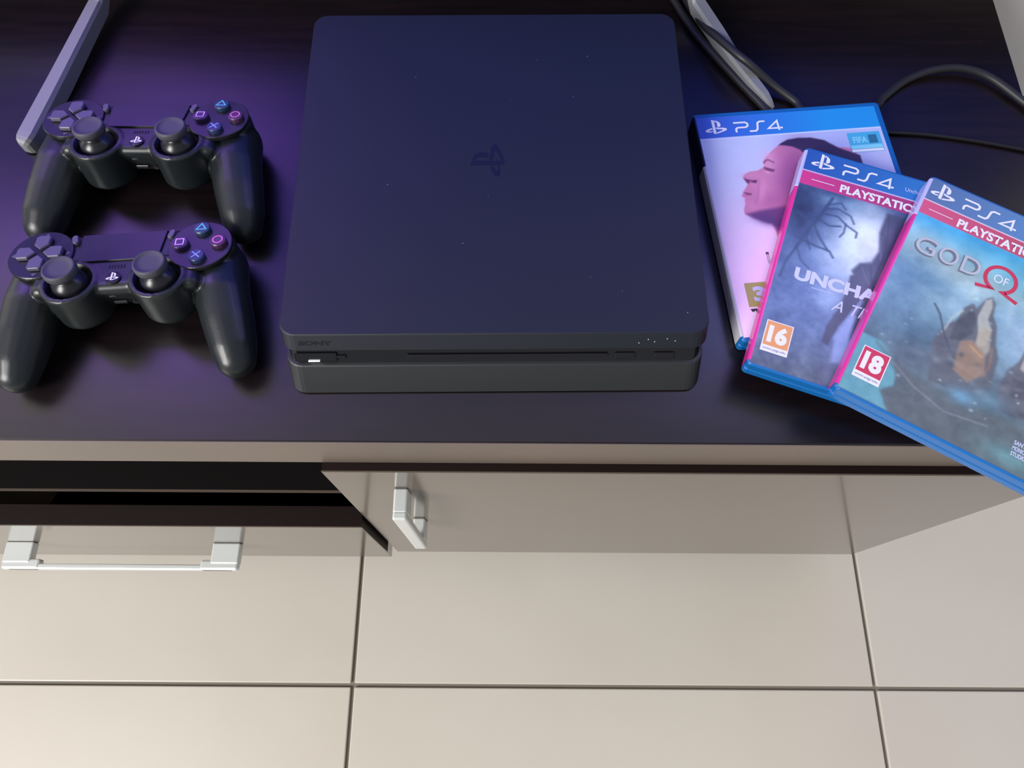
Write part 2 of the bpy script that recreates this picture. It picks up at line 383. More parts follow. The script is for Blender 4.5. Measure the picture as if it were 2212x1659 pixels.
# lower front: slim tray slot, power button and light bar inside the recess
b = bx(-.062, .062, -.0010, .0010, 0, .0006, bev=.0003, seg=1); front('disc_slot', b, m_engr, .008, .0228, off=-.0018)
b = bx(-.013, .013, -.0030, .0030, 0, .0008, bev=.0005, seg=1); front('power_button', b, m_gloss, -hx + .0205, .0222, off=-.0022)
b = bx(-.0034, .0034, -.00038, .00038, 0, .0003); o = front('power_light', b, m_led, -hx + .0192, .0212, off=-.0005)
b = bx(-.0030, .0030, -.0011, .0011, 0, .0006, bev=.0003, seg=1); front('eject_button', b, m_gloss, -hx + .0360, .0222, off=-.0022)
b = bx(-.0062, .0062, -.0022, .0022, 0, .0005, bev=.0003, seg=1); front('usb_port', b, m_engr, hx - .050, .0218, off=-.0022)
b = bx(-.0062, .0062, -.0022, .0022, 0, .0005, bev=.0003, seg=1); front('usb_port', b, m_engr, hx - .026, .0218, off=-.0022)
b = bmesh.new(); station_logo(b, 0, 0, .0265, 0, rot=PI / 2, hf=1.0)
o = obj('emblem', b, m_engr, con); o.location = (-.0035, -.0010, CH + .00012)
b = bmesh.new()
for (x, y) in ((.0545, .052), (.06, -.09), (.118, -.115), (.079, -.10), (-.07, -.02), (-.055, .07), (.012, .05), (-.02, -.065), (.03, .085), (.066, .088), (-.004, -.03)):
    r = random.uniform(.00025, .0005); fpoly(b, [(x + r * math.cos(a), y + r * math.sin(a)) for a in (0, 1.2, 2.6, 3.9, 5.1)], CH + .0001)
o = obj('dust_specks', b, m_dust, con); o['kind'] = 'stuff'
b = bmesh.new()
for (x, z) in ((.0935, .0332), (.0975, .0318), (.1050, .0335), (.1100, .0322), (.0880, .0312)):
    r = .00045; fpoly(b, [(x + r * math.cos(a), -hy + cat_z(z) - .0001, z + r * math.sin(a)) for a in (0, 1.3, 2.6, 3.9, 5.1)], 0) if False else b.faces.new([b.verts.new((x + r * math.cos(a), -hy + cat_z(z + r * math.sin(a)) - .00015, z + r * math.sin(a))) for a in (0, 1.3, 2.6, 3.9, 5.1)])
o = obj('dust_specks', b, m_dust, con); o['kind'] = 'stuff'

# ------------------------------------------------------------------ game controller
KT = .22                                    # the face of the pad falls away to the back by this slope
def zf(y): return .0375 - KT * (y - .0228)
TILT = math.atan(KT)
def face_mx(x, y, lift=0.0, rz=0.0): return Matrix.Translation((x, y, zf(y) + lift)) @ Matrix.Rotation(-TILT, 4, 'X') @ Matrix.Rotation(rz, 4, 'Z')
def pad_body():
    bm = bmesh.new(); h = lambda s: hull(bm, s)
    # middle bridge
    h([(sx * .046, y, z, .0050) for sx in (-1, 1) for (y, z) in ((.0335, zf(.0335) - .0055), (.0315, .0120), (-.0038, zf(-.0038) - .0055), (-.0008, .0225))])
    for s in (-1, 1):
        # shoulder pod that carries the keys
        P = [(s * .0495 + .0158 * math.cos(a), .0225 + .0118 * math.sin(a)) for a in np.linspace(0, 2 * PI, 13)[:-1]]
        h([(x, y, zf(y) - .0055, .0050) for x, y in P] + [(x, y * .9, .0110, .0050) for x, y in P])
        # grip: tapers down to the tip that rests on the surface
        h([(s * .0555, .016, .0190, .0180), (s * .0590, -.004, .0215, .0172)])
        h([(s * .0590, -.004, .0215, .0172), (s * .0628, -.022, .0188, .0162)])
        h([(s * .0628, -.022, .0188, .0162), (s * .0662, -.038, .0158, .0146)])
        h([(s * .0662, -.038, .0158, .0146), (s * .0676, -.0470, .0136, .0124)])
    def on_face(prof, y0, x):
        t = lathe(prof, 44); t.transform(face_mx(x, y0)); me = bpy.data.meshes.new('tmp'); t.to_mesh(me); t.free(); return me
    for s in (-1, 1):
        m1 = on_face([(.0160, -.0270), (.0174, -.0250), (.0174, -.0006), (.0166, .0006)], -.0010, s * .0268); bm.from_mesh(m1); bpy.data.meshes.remove(m1)
    me = bpy.data.meshes.new('body'); bm.to_mesh(me); bm.free()
    o = bpy.data.objects.new('body', me); COL.objects.link(o)
    cb = bmesh.new()
    for s in (-1, 1):
        m1 = on_face([(.0095, -.0085), (.0142, -.0045), (.0146, .0080)], -.0010, s * .0268); cb.from_mesh(m1); bpy.data.meshes.remove(m1)
    bmesh.ops.recalc_face_normals(cb, faces=cb.faces)
    cm = bpy.data.meshes.new('cutter'); cb.to_mesh(cm); cb.free(); co = bpy.data.objects.new('cutter', cm); COL.objects.link(co)
    r = o.modifiers.new('r', 'REMESH'); r.mode = 'VOXEL'; r.voxel_size = .0009
    sm = o.modifiers.new('s', 'SMOOTH'); sm.factor = .5; sm.iterations = 6
    bo = o.modifiers.new('b', 'BOOLEAN'); bo.operation = 'DIFFERENCE'; bo.object = co; bo.solver = 'EXACT'
    dg = bpy.context.evaluated_depsgraph_get(); dg.update()
    out = bpy.data.meshes.new_from_object(o.evaluated_get(dg))
    bpy.data.objects.remove(o); bpy.data.objects.remove(co); bpy.data.meshes.remove(me); bpy.data.meshes.remove(cm)
    out.materials.clear(); return out

m_tri = mat('key_teal', srgb((38, 62, 92)), .35); m_cir = mat('key_rose', srgb((72, 40, 78)), .35); m_crs = mat('key_blue', srgb((44, 56, 98)), .35); m_sqr = mat('key_violet', srgb((60, 40, 88)), .35)
i_tri = mat('ink_green', srgb((90, 195, 215)), .4); i_cir = mat('ink_pink', srgb((225, 120, 185)), .4); i_crs = mat('ink_blue', srgb((150, 175, 250)), .4); i_sqr = mat('ink_lilac', srgb((225, 165, 235)), .4)

def make_pad(label, loc, rz):
    t = empty('game_controller', loc, rz, label, 'controller', 'black game controllers left of the console')
    link('body', pad_body(), m_pad, t, smooth=True)
    def put(name, bm, m, x, y, lift=0.0, rot=0.0, smooth=False):
        o = obj(name, bm, m, t, smooth); o.matrix_local = face_mx(x, y, lift, rot); return o
    for s in (-1, 1):
        put('key_plate', lathe([(.0190, -.0030), (.0200, -.0015), (.0200, .0004), (.0195, .0009)], 56), m_padplate, s * .0495, .0222)
        b = bmesh.new(); hull(b, [(s * .036, .034, .0255, .005), (s * .060, .032, .0250, .005), (s * .038, .0365, .0220, .004), (s * .058, .0355, .0220, .004)], 2); obj('bumper', b, m_pad, t, smooth=True)
        b = bmesh.new(); hull(b, [(s * .036, .033, .0105, .006), (s * .052, .033, .0105, .006), (s * .038, .0375, .0085, .005), (s * .050, .0375, .0085, .005)], 2); obj('trigger', b, m_pad, t, smooth=True)
        b = bmesh.new(); prism(b, rrect(-.0019, .0019, -.0036, .0036, .0018, 4), -.0005, .0022, chamfer=.0004); put('menu_key', b, m_key, s * .0302, .0325, 0, -s * .25)
        st = put('thumbstick', lathe([(.0106, -.0070), (.0112, -.0030), (.0100, .0015), (.0070, .0040), (.0054, .0055), (.0054, .0075)], 36), m_padplate, s * .0268, -.0010, 0, 0, True)
        cp = obj('stick_cap', lathe([(.0070, .0062), (.0094, .0074), (.0100, .0092), (.0100, .0116), (.0095, .0128), (.0086, .0130), (.0079, .0123), (.0050, .0120)], 44), m_rubber, st, smooth=True)
    # touch pad
    b = bmesh.new(); prism(b, [(-.0268, .0115), (-.0246, -.0120), (.0246, -.0120), (.0268, .0115)], -.0015, .0008, chamfer=.0004); put('touch_pad', b, m_padplate, 0, .0255)
    # direction pad: four pointed keys with a small arrow beyond each
    for k, a in enumerate((0, PI / 2, PI, -PI / 2)):
        b = bmesh.new(); pts = [(.0022, 0), (.0064, -.0046), (.0128, -.0046), (.0140, -.0032), (.0140, .0032), (.0128, .0046), (.0064, .0046)]
        prism(b, pts, 0, .0030, chamfer=.0006)
        o = put('direction_key', b, m_key, -.0492, .0222, .0009, a)
        b = bmesh.new(); prism(b, [(.0158, -.0020), (.0182, 0), (.0158, .0020)], 0, .0003); obj('arrow_mark', b, m_key, o)
    # four round keys with their signs
    r0 = .0118
    for (dx, dy, mm, im, sgn) in ((0, r0, m_tri, i_tri, 't'), (r0, 0, m_cir, i_cir, 'o'), (0, -r0, m_crs, i_crs, 'x'), (-r0, 0, m_sqr, i_sqr, 's')):
        o = put('round_key', lathe([(.0051, -.001), (.0051, .0024), (.0046, .0030), (.0030, .0032)], 32), mm, .0497 + dx, .0226 + dy * math.cos(TILT), .0009)
        b = bmesh.new(); z = .00336
        if sgn == 't': strokes(b, [(-.0030, -.0019), (.0030, -.0019), (0, .0031)], .00075, z, True)
        if sgn == 's': strokes(b, [(-.0024, -.0024), (.0024, -.0024), (.0024, .0024), (-.0024, .0024)], .00075, z, True)
        if sgn == 'o': strokes(b, [(.0029 * math.cos(a), .0029 * math.sin(a)) for a in np.linspace(0, 2 * PI, 21)[:-1]], .00075, z, True)
        if sgn == 'x': strokes(b, [(-.0025, -.0025), (.0025, .0025)], .00075, z); strokes(b, [(-.0025, .0025), (.0025, -.0025)], .00075, z + .00004)
        obj('key_sign', b, im, o)
    o = put('home_key', lathe([(.0047, -.001), (.0047, .0008), (.0038, .0012)], 28), m_engr, 0, -.0005, -.0004)
    b = bmesh.new(); station_logo(b, 0, .0004, .0076, .0014); obj('emblem', b, m_white, o)
    b = bmesh.new()
    for k in range(6):
        for j in range(2): lathe([(.0005, 0), (.0005, .0003)], 8, -.0045 + k * .0018, j * .0016, b)
    o = put('speaker_grille', b, m_engr, 0, .0085, -.0003); o['kind'] = 'stuff'
    b = bx(-.0042, .0042, -.0003, .0010, -.0015, .0015, bev=.0004, seg=1); obj('extension_port', b, m_engr, t, loc=(-.0020, -.0083, .0262))
    b = lathe([(.0019, 0), (.0019, .0010)], 20); obj('headphone_jack', b, m_engr, t, loc=(.0070, -.0080, .0262), rot=(PI / 2, 0, 0))
    b = bmesh.new(); text_bm(b, 'EXT', -.0020, -.0008, .0020, .0008, 0, .02); obj('port_lettering', b, m_key, t, loc=(-.0030, -.0086, .0352), rot=(math.radians(62), 0, 0))
    return t

pad1 = make_pad('black game controller farther back, its far edge beside the left silver television foot', (-.2505, .3255, WT), 0.0)
def copy_tree(o, parent=None):
    c = o.copy(); COL.objects.link(c)
    if parent: c.parent = parent
    for ch in list(o.children): copy_tree(ch, c)
    return c
pad2 = copy_tree(pad1); pad2.location = (-.2455, .2225, WT); pad2.rotation_euler = (0, 0, .082)
pad2['label'] = 'black game controller nearest the cabinet front edge, turned slightly, purple sheen on its touch pad'

# ------------------------------------------------------------------ game cases
class Art:
    """a printed sheet painted in millimetres (u right, v down), later laid out as a fine coloured mesh"""
    def __init__(s, w_, h_, cell=.7):
        s.w, s.h, s.c = w_, h_, cell
        s.nx, s.ny = int(w_ / cell) + 1, int(h_ / cell) + 1
        s.u, s.v = np.meshgrid(np.linspace(0, w_, s.nx), np.linspace(0, h_, s.ny))
        s.img = np.zeros((s.ny, s.nx, 3))
    def vgrad(s, stops):
        vs = [a[0] for a in stops]
        for k in range(3): s.img[..., k] = np.interp(s.v, vs, [a[1][k] for a in stops])
    def blend(s, a, col):
        a = np.clip(a, 0, 1)[..., None]; s.img = s.img * (1 - a) + np.array(col, float) * a
    def blob(s, cu, cv, ru, rv, col, al=1.0, rot=0.0, hard=1.0):
        c, sn = math.cos(rot), math.sin(rot); du, dv = s.u - cu, s.v - cv
        x = (du * c + dv * sn) / ru; y = (-du * sn + dv * c) / rv
        s.blend(al * np.exp(-((x * x + y * y) ** hard)), col)
    def poly(s, pts, col, al=1.0, soft=0.0):
        ins = np.zeros(s.u.shape, bool); n = len(pts); dmin = np.full(s.u.shape, 1e9)
        for i in range(n):
            x1, y1 = pts[i]; x2, y2 = pts[(i + 1) % n]
            if y1 != y2:
                c = ((y1 > s.v) != (y2 > s.v)) & (s.u < (x2 - x1) * (s.v - y1) / (y2 - y1) + x1); ins ^= c
            L2 = (x2 - x1) ** 2 + (y2 - y1) ** 2 + 1e-9
            t = np.clip(((s.u - x1) * (x2 - x1) + (s.v - y1) * (y2 - y1)) / L2, 0, 1)
            dmin = np.minimum(dmin, np.hypot(s.u - x1 - t * (x2 - x1), s.v - y1 - t * (y2 - y1)))
        d = np.where(ins, dmin, -dmin); sf = max(soft, .35)
        s.blend(al * np.clip(.5 + d / (2 * sf), 0, 1), col)
    def line(s, pts, wd, col, al=1.0, soft=.35):
        d = np.full(s.u.shape, 1e9)
        for (x1, y1), (x2, y2) in zip(pts[:-1], pts[1:]):
            L2 = (x2 - x1) ** 2 + (y2 - y1) ** 2 + 1e-9
            t = np.clip(((s.u - x1) * (x2 - x1) + (s.v - y1) * (y2 - y1)) / L2, 0, 1)
            d = np.minimum(d, np.hypot(s.u - x1 - t * (x2 - x1), s.v - y1 - t * (y2 - y1)))
        s.blend(al * np.clip(.5 + (wd / 2 - d) / (2 * soft), 0, 1), col)
    def noise(s, sc, amp, oct_=3, mask=None):
        tot = np.zeros(s.u.shape)
        for o in range(oct_):
            k = sc / 2 ** o; gx, gy = int(s.w / k) + 3, int(s.h / k) + 3; g = rng.random((gy, gx)) - .5
            x, y = s.u / k, s.v / k; i, j = x.astype(int), y.astype(int); fx, fy = x - i, y - j
            fx = fx * fx * (3 - 2 * fx); fy = fy * fy * (3 - 2 * fy)
            tot += (g[j, i] * (1 - fx) * (1 - fy) + g[j, i + 1] * fx * (1 - fy) + g[j + 1, i] * (1 - fx) * fy + g[j + 1, i + 1] * fx * fy) / 1.7 ** o
        if mask is not None: tot = tot * mask
        s.img = s.img + (tot * amp)[..., None]
    def mesh(s, name, u0, v0):
        c = np.clip(s.img, 0, 255) / 255.0; lin = np.where(c <= .04045, c / 12.92, ((c + .055) / 1.055) ** 2.4)
        me = bpy.data.meshes.new(name); n = s.nx * s.ny
        co = np.zeros((n, 3)); co[:, 0] = (u0 + s.u.ravel()) / 1000; co[:, 1] = -(v0 + s.v.ravel()) / 1000
        i, j = np.meshgrid(np.arange(s.nx - 1), np.arange(s.ny - 1)); a = (j * s.nx + i).ravel()
        q = np.stack([a + s.nx, a + s.nx + 1, a + 1, a], 1)
        me.vertices.add(n); me.vertices.foreach_set('co', co.ravel())
        me.loops.add(q.size); me.loops.foreach_set('vertex_index', q.ravel().astype(np.int32))
        me.polygons.add(len(q)); me.polygons.foreach_set('loop_start', (np.arange(len(q)) * 4).astype(np.int32))
        me.update(calc_edges=True)
        at = me.color_attributes.new('print', 'FLOAT_COLOR', 'POINT'); at.data.foreach_set('color', np.concatenate([lin.reshape(-1, 3), np.ones((n, 1))], 1).ravel().astype(np.float32))
        return me

m_print = bpy.data.materials.new('printed_sheet'); m_print.use_nodes = True
_n = m_print.node_tree; _a = _n.nodes.new('ShaderNodeAttribute'); _a.attribute_name = 'print'
_n.links.new(_a.outputs['Color'], _n.nodes['Principled BSDF'].inputs['Base Color']); _n.nodes['Principled BSDF'].inputs['Roughness'].default_value = .45
_n.nodes['Principled BSDF'].inputs['Coat Weight'].default_value = .5; _n.nodes['Principled BSDF'].inputs['Coat Roughness'].default_value = .22
m_blue = mat('blue_case_plastic', srgb((14, 98, 168)), 0.22, coat=.4)
m_orange = mat('ink_orange', srgb((232, 160, 92)), .4); m_red = mat('ink_red', srgb((205, 48, 78)), .4); m_olive = mat('ink_olive', srgb((168, 158, 82)), .4)
m_grey = mat('ink_grey', srgb((150, 150, 165)), .5); m_black = mat('ink_black', srgb((30, 20, 40)), .5)
m_pink = mat('spine_pink', srgb((222, 50, 140)), .35, coat=.4); m_spine_white = mat('spine_pale', srgb((190, 190, 225)), .35, coat=.4)
m_spine_grey = mat('spine_grey', srgb((196, 192, 202)), .4, coat=.3); m_spine_dark = mat('spine_navy', srgb((14, 14, 34)), .4, coat=.3)
m_fifa = mat('sticker_aqua', srgb((70, 175, 215)), .4); m_fifa2 = mat('sticker_pale', srgb((130, 215, 235)), .4); m_fifad = mat('sticker_dark', srgb((40, 110, 140)), .4)
m_stone = mat('ink_stone', srgb((186, 194, 196)), .5); m_stoned = mat('ink_stone_dark', srgb((112, 120, 126)), .5)
m_title = mat('ink_pale_blue', srgb((205, 212, 235)), .4)

MMM = .001
class Sheet:
    """ink shapes on a case: coordinates in millimetres from the top left corner"""
    def __init__(s, parent, top): s.p, s.top = parent, top
    def P(s, pts): return [(u * MMM, -v * MMM) for u, v in pts]
    def fin(s, name, bm, m, lv, parent=None, label=None):
        o = obj(name, bm, m, parent or s.p); o.location = (0, 0, (s.top + lv * .00006) if parent is None else lv * .00006)
        for p in o.data.polygons:
            if p.normal.z < 0: p.flip()
        if label: o['label'] = label
        return o
    def text(s, name, txt, u0, v0, u1, v1, m, lv=3, bold=.0, shear=0, parent=None):
        b = bmesh.new(); text_bm(b, txt, u0 * MMM, -v1 * MMM, u1 * MMM, -v0 * MMM, 0, bold, shear * MMM); return s.fin(name, b, m, lv, parent)
    def rect(s, name, u0, v0, u1, v1, m, lv=2, parent=None, label=None):
        b = bmesh.new(); fpoly(b, s.P([(u0, v0), (u0, v1), (u1, v1), (u1, v0)]), 0); return s.fin(name, b, m, lv, parent, label)
    def brand(s, dv=0.0, du=0.0):
        b = bmesh.new(); station_logo(b, (14 + du) * MMM, -(9.8 + dv) * MMM, .0158, 0, hf=.92); s.fin('emblem', b, m_white, 3)
        b = bmesh.new(); z = 0; f = lambda L: s.P([(u + du, v + dv) for u, v in L])
        strokes(b, f([(27.2, 7.0), (35.6, 7.0), (37.2, 8.2), (37.2, 10.2), (35.6, 11.4), (29.6, 11.4), (28.3, 12.6), (28.3, 15.4)]), .0014, 0)
        strokes(b, f([(50.0, 7.2), (46.2, 7.2), (44.6, 8.4), (43.8, 13.6), (42.4, 15.2), (37.8, 15.2)]), .0014, 0)
        strokes(b, f([(58.5, 13.9), (51.6, 13.9), (58.9, 7.6), (59.2, 15.8)]), .0014, 0); strokes(b, f([(60.0, 13.9), (62.0, 13.9)]), .0014, 0)
        s.fin('format_lettering', b, m_white, 3)
    def rating(s, num, u0, v0, u1, v1, m):
        o = s.rect('age_badge', u0, v0, u1, v1, m_white, 2)
        hh = (v1 - v0)
        s.rect('badge_field', u0 + .6, v0 + .6, u1 - .6, v0 + hh * .80, m, 1, o)
        s.text('badge_number', num, u0 + (u1 - u0) * .14, v0 + hh * .13, u1 - (u1 - u0) * .14, v0 + hh * .70, m_white, 2, bold=.055, parent=o)
        s.text('badge_lettering', 'www.pegi.info', u0 + 1.2, v0 + hh * .86, u1 - 1.2, v0 + hh * .95, m_grey, 2, bold=.01, parent=o)

def make_case(label, loc, rz, wmm, hmm, art, spine, u0=1.5, v0=2.0):
    t = empty('game_case', loc, rz, label, 'game case', 'game cases fanned out on the cabinet')
    W_, H_, T = wmm * MMM, hmm * MMM, .0138
    b = bmesh.new(); prism(b, rrect(0, W_, -H_, 0, .003, 4), 0, .0062, chamfer=.0008); sh = obj('lower_shell', b, m_blue, t)
    b = bmesh.new(); prism(b, rrect(0, W_, -H_, 0, .003, 4), .0064, T, chamfer=.0010); obj('upper_shell', b, m_blue, t)
    link('cover_sheet', art.mesh('cover_sheet', u0, v0), m_print, t, loc=(0, 0, T + .00008))
    # spine sheet wrapped round the left side
    b = bmesh.new()
    def strip(v_a, v_b, bm):
        ps = [(-.00014, .0012), (-.00014, T - .0009), (.0009, T + .00010), (.0019, T + .00010)]
        A = [bm.verts.new((x, -v_a * MMM, z)) for x, z in ps]; B_ = [bm.verts.new((x, -v_b * MMM, z)) for x, z in ps]
        for i in range(3): bm.faces.new((A[i], B_[i], B_[i + 1], A[i + 1]))
    if spine == 'pink':
        b = bmesh.new(); strip(3, 34, b); obj('spine_sheet', b, m_spine_white, t)['label'] = 'pale end of the spine sheet'
        b = bmesh.new(); strip(34.1, hmm - 3.2, b); obj('spine_sheet', b, m_pink, t)['label'] = 'magenta spine sheet'
        b = bmesh.new(); strip(33.7, 34.3, b); o = obj('spine_line', b, m_white, t); o.location = (-.0001, 0, .0001)
    else:
        b = bmesh.new(); strip(46, hmm - 4, b); obj('spine_sheet', b, m_spine_grey, t)['label'] = 'pale end of the spine sheet'
        b = bmesh.new(); strip(3, 46, b); obj('spine_sheet', b, m_spine_dark, t)['label'] = 'dark end of the spine sheet'
    return t, Sheet(t, T + .00010)

# --- lowest case: football game with a face in profile on lilac
A = Art(131.5, 174.5)
A.vgrad([(0, (200, 200, 236)), (22, (198, 208, 238)), (60, (208, 208, 236)), (95, (232, 206, 234)), (130, (246, 208, 236)), (180, (248, 220, 236))])
A.blob(95, 30, 40, 25, (150, 165, 225), .5)
sk = (204, 130, 164)
U0, V0 = 1.5, 4.0
def off(L): return [(u - U0, v - V0) for u, v in L]
face = [(56.5, 32.4), (50.0, 37.4), (44.2, 42.9), (42.7, 45.6), (42.6, 48.3), (41.8, 50.2), (37.2, 52.6), (31.0, 53.2), (27.0, 55.3), (25.8, 57.3), (26.3, 60.3), (27.8, 63.1), (26.6, 65.4), (24.7, 67.6), (23.9, 69.3), (22.4, 71.2), (22.1, 73.4), (23.9, 74.1), (23.1, 75.7), (23.2, 78.8), (21.2, 83.4), (20.8, 85.5), (21.2, 87.7), (25.8, 90.7), (32.4, 94.3), (37.8, 96.5), (38.9, 99.1), (39.1, 106), (42, 120), (110, 120), (110, 40), (75, 33)]
A.poly(off(face), sk, 1, .45)
inner = A.img.copy()
A.blob(62 - U0, 66 - V0, 14, 34, (136, 62, 116), .85, .25, 1.3)
A.blob(40 - U0, 78 - V0, 12, 8, (160, 82, 128), .5)
A.poly(off([(22.5, 87.2), (26, 86.6), (31, 85.4), (41.6, 84.3), (60, 82), (60, 108), (43, 108), (39.0, 99), (37.8, 96.5), (32.4, 94.3), (25.8, 90.7)]), (86, 44, 98), .85, 1.6)
A.blob(36 - U0, 94 - V0, 10, 4, (60, 40, 92), .6, .3)
A.blob(47 - U0, 44 - V0, 5, 7, (228, 160, 196), .55); A.blob(45.2 - U0, 51.5 - V0, 2.5, 4.5, (232, 164, 198), .5); A.blob(36 - U0, 71 - V0, 3, 9, (226, 150, 186), .55, .35)
A.blob(31 - U0, 56 - V0, 6, 2.2, (220, 146, 182), .5); A.blob(27 - U0, 80 - V0, 4, 4, (214, 142, 178), .4)
A.line(off([(36.8, 60.5), (35.0, 66), (33.0, 73.4), (30.4, 79.3)]), 1.3, (168, 96, 138), .45, .9)
A.poly(off([(56.5, 32.6), (61.0, 33.1), (66.0, 34.5), (70.7, 37.7), (76, 46), (84, 62), (112, 70), (112, 46), (98.3, 38.4), (89.7, 30.9), (80.7, 27.9), (71.5, 27.4), (63.6, 28.3), (58.3, 31.0)]), (48, 30, 62), 1, .6)
A.line(off([(42.9, 46.6), (43.6, 45.4), (46.1, 44.1), (49.8, 46.8)]), 1.1, (118, 58, 92), .85)
A.poly(off([(41.8, 49.9), (44.7, 50.8), (49.4, 53.0), (48.1, 54.7), (44.1, 53.9), (42.0, 51.6)]), (104, 46, 82), .85, .4)
A.blob(43.8 - U0, 54.4 - V0, 1.2, .8, (240, 180, 214), .8)
A.poly(off([(25.8, 57.7), (28.5, 59.4), (32.0, 60.4), (35.3, 60.3), (33.9, 63.1), (30.6, 62.0), (28.0, 62.9)]), (96, 34, 78), .9, .4); A.blob(30.2 - U0, 61.6 - V0, .9, .7, (225, 150, 190), .7)
A.poly(off([(23.3, 69.3), (26.3, 70.3), (29.2, 71.2), (28.1, 72.6), (25.3, 71.8)]), (116, 44, 84), .85, .35); A.blob(24.3 - U0, 72.9 - V0, 1.6, .8, (196, 96, 140), .7)
A.noise(12, 5)
hb = 23.0 - V0
for k, (ca, cb) in enumerate(zip((62, 98, 205), (24, 150, 222))):
    A.img[..., k] = np.where(A.v < hb, ca + (cb - ca) * np.clip(A.u / 95, 0, 1) ** 1.2, A.img[..., k])
A.line([(0, hb), (131.5, hb)], .9, (215, 230, 255))
c1, s1 = make_case('blue game case with a lilac cover showing a face in profile, lowest of the three', (.1283, .3752, WT + .0004), .0940, 137.5, 181.5, A, 'plain', U0, V0)
s1.brand(3.6, .8)
o = s1.rect('sticker', 107, 26.5, 130.5, 43.5, m_fifa, 2)
s1.rect('sticker_stripe', 107.4, 37.5, 130.1, 41.2, m_fifa2, 1, o); s1.rect('sticker_stripe', 107.4, 41.0, 130.1, 43.2, m_white, 1, o)
s1.text('sticker_lettering', 'FIFA', 110, 30.3, 120.5, 35.8, m_fifa2, 2, bold=.04, parent=o); s1.rect('sticker_square', 121.5, 29.2, 127.6, 36.4, m_fifad, 2, o)
s1.text('small_lettering', 'T T', 28.6, 118, 30.4, 127, m_black, 3, bold=.03)
o = s1.rect('age_badge', 9.5, 140, 27, 157.5, m_olive, 2); s1.text('badge_number', '3', 14, 143, 22.5, 154, m_spine_white, 2, bold=.05, parent=o)
s1.text('badge_lettering', 'www', 10, 158.8, 18, 161.2, m_black, 3, bold=.05)

# --- middle case: misty jungle
A = Art(117.5, 168.4)
A.vgrad([(0, (46, 66, 110)), (30, (60, 84, 125)), (60, (110, 132, 178)), (100, (90, 112, 160)), (135, (92, 110, 150)), (168, (92, 98, 116))])
A.blob(50, 62, 19, 32, (242, 244, 255), 1.0, hard=1.5); A.blob(38, 78, 15, 17, (215, 222, 250), .8); A.blob(38, 108, 8, 12, (196, 208, 246), .75); A.blob(52, 118, 5, 22, (180, 195, 240), .6, .25)
A.blob(6, 50, 15, 26, (34, 52, 84), .95); A.blob(3, 98, 11, 24, (64, 84, 124), .6); A.blob(30, 36, 14, 5, (140, 170, 205), .6)
A.noise(10, 26, 4); A.noise(3.0, 14, 2, mask=(A.v > 100) * 1.0)
tw = (44, 66, 98)
for L, wd in (([(24, 34), (19, 50), (13, 66), (9, 80)], 2.2), ([(21, 44), (29, 41), (38, 44), (41, 49)], 1.2), ([(20, 48), (30, 47), (37, 52), (44, 55), (44, 59)], 1.3), ([(18, 53), (26, 56), (33, 54)], 1.3),
              ([(16, 57), (21, 66), (29, 75)], 1.5), ([(10, 72), (20, 74), (30, 75), (33, 79)], 1.5), ([(14, 60), (14, 70), (18, 78)], 1.2), ([(22, 40), (30, 36), (34, 40)], 1.0), ([(36, 51), (36, 58), (34, 62)], 1.1),
              ([(17, 52), (9, 55), (4, 52)], 1.4), ([(9, 80), (5, 92), (4, 104)], 1.6), ([(9, 78), (14, 88), (20, 92)], 1.0)):
    A.line(L, wd, tw, .85, .5)
# a gnarled dark trunk with one hanging limb stands at the right in place of a figure
A.poly([(60, 33), (131, 33), (131, 168), (60, 168), (59, 150), (55, 132), (54, 116), (57, 104), (52, 94), (46, 84), (50, 77), (57, 74), (60, 64), (58, 50)], (64, 70, 88), 1, 1.2)
A.poly([(54, 84), (60, 92), (52, 112), (46, 126), (42, 141), (38, 140), (39, 128), (44, 112), (46, 98), (46, 88)], (70, 72, 92), 1, .9)
A.blob(76, 60, 9, 30, (44, 30, 74), .9); A.blob(68, 140, 8, 36, (58, 44, 84), .8); A.blob(58, 84, 7, 12, (94, 100, 116), .6); A.blob(62, 47, 3, 6, (112, 112, 130), .5)
for L in ([(62, 36), (64, 60), (61, 84), (63, 110)], [(68, 36), (69, 70), (66, 100), (67, 150)], [(57, 78), (62, 96), (58, 120), (62, 160)], [(73, 40), (71, 90), (73, 160)]): A.line(L, 1.0, (40, 40, 62), .55, .7)
for L in ([(60, 52), (62, 70)], [(52, 80), (58, 90)], [(64, 100), (62, 130)]): A.line(L, .8, (128, 132, 150), .5, .6)
A.poly([(52, 114), (55, 116), (53, 128), (57, 150), (46, 152), (45, 134)], (158, 174, 224), .75, 1.2)
A.noise(6, 10, 3)
V0 = 2.0; rb = 19.6 - V0; re = 31.2 - V0
for k, (ca, cb) in enumerate(zip((28, 84, 170), (28, 112, 186))): A.img[..., k] = np.where(A.v < rb, ca + (cb - ca) * np.clip(A.u / 75, 0, 1), A.img[..., k])
for k, (ca, cb) in enumerate(zip((224, 52, 132), (168, 38, 100))): A.img[..., k] = np.where((A.v >= rb) & (A.v < re), ca + (cb - ca) * np.clip(A.u / 75, 0, 1), A.img[..., k])
A.line([(0, rb), (131.5, rb)], .7, (250, 215, 240))
A.img *= np.array((.96, 1.03, .97))
c2, s2 = make_case('blue game case with a misty forest cover and magenta spine, middle of the three', (.2000, .3356, WT + .0150), -.3472, 121, 171.9, A, 'pink', 1.5, V0)
s2.brand(0, 0); s2.rect('rule_line', 9, 25.6, 24.5, 26.1, m_white, 3)
s2.text('band_lettering', 'PLAYSTATION HITS', 28.5, 23.0, 104, 29.6, m_white, 3, bold=.035)
s2.text('small_lettering', "Uncharted 4: A Thief's End", 69.5, 10.3, 112, 13.6, m_title, 3)
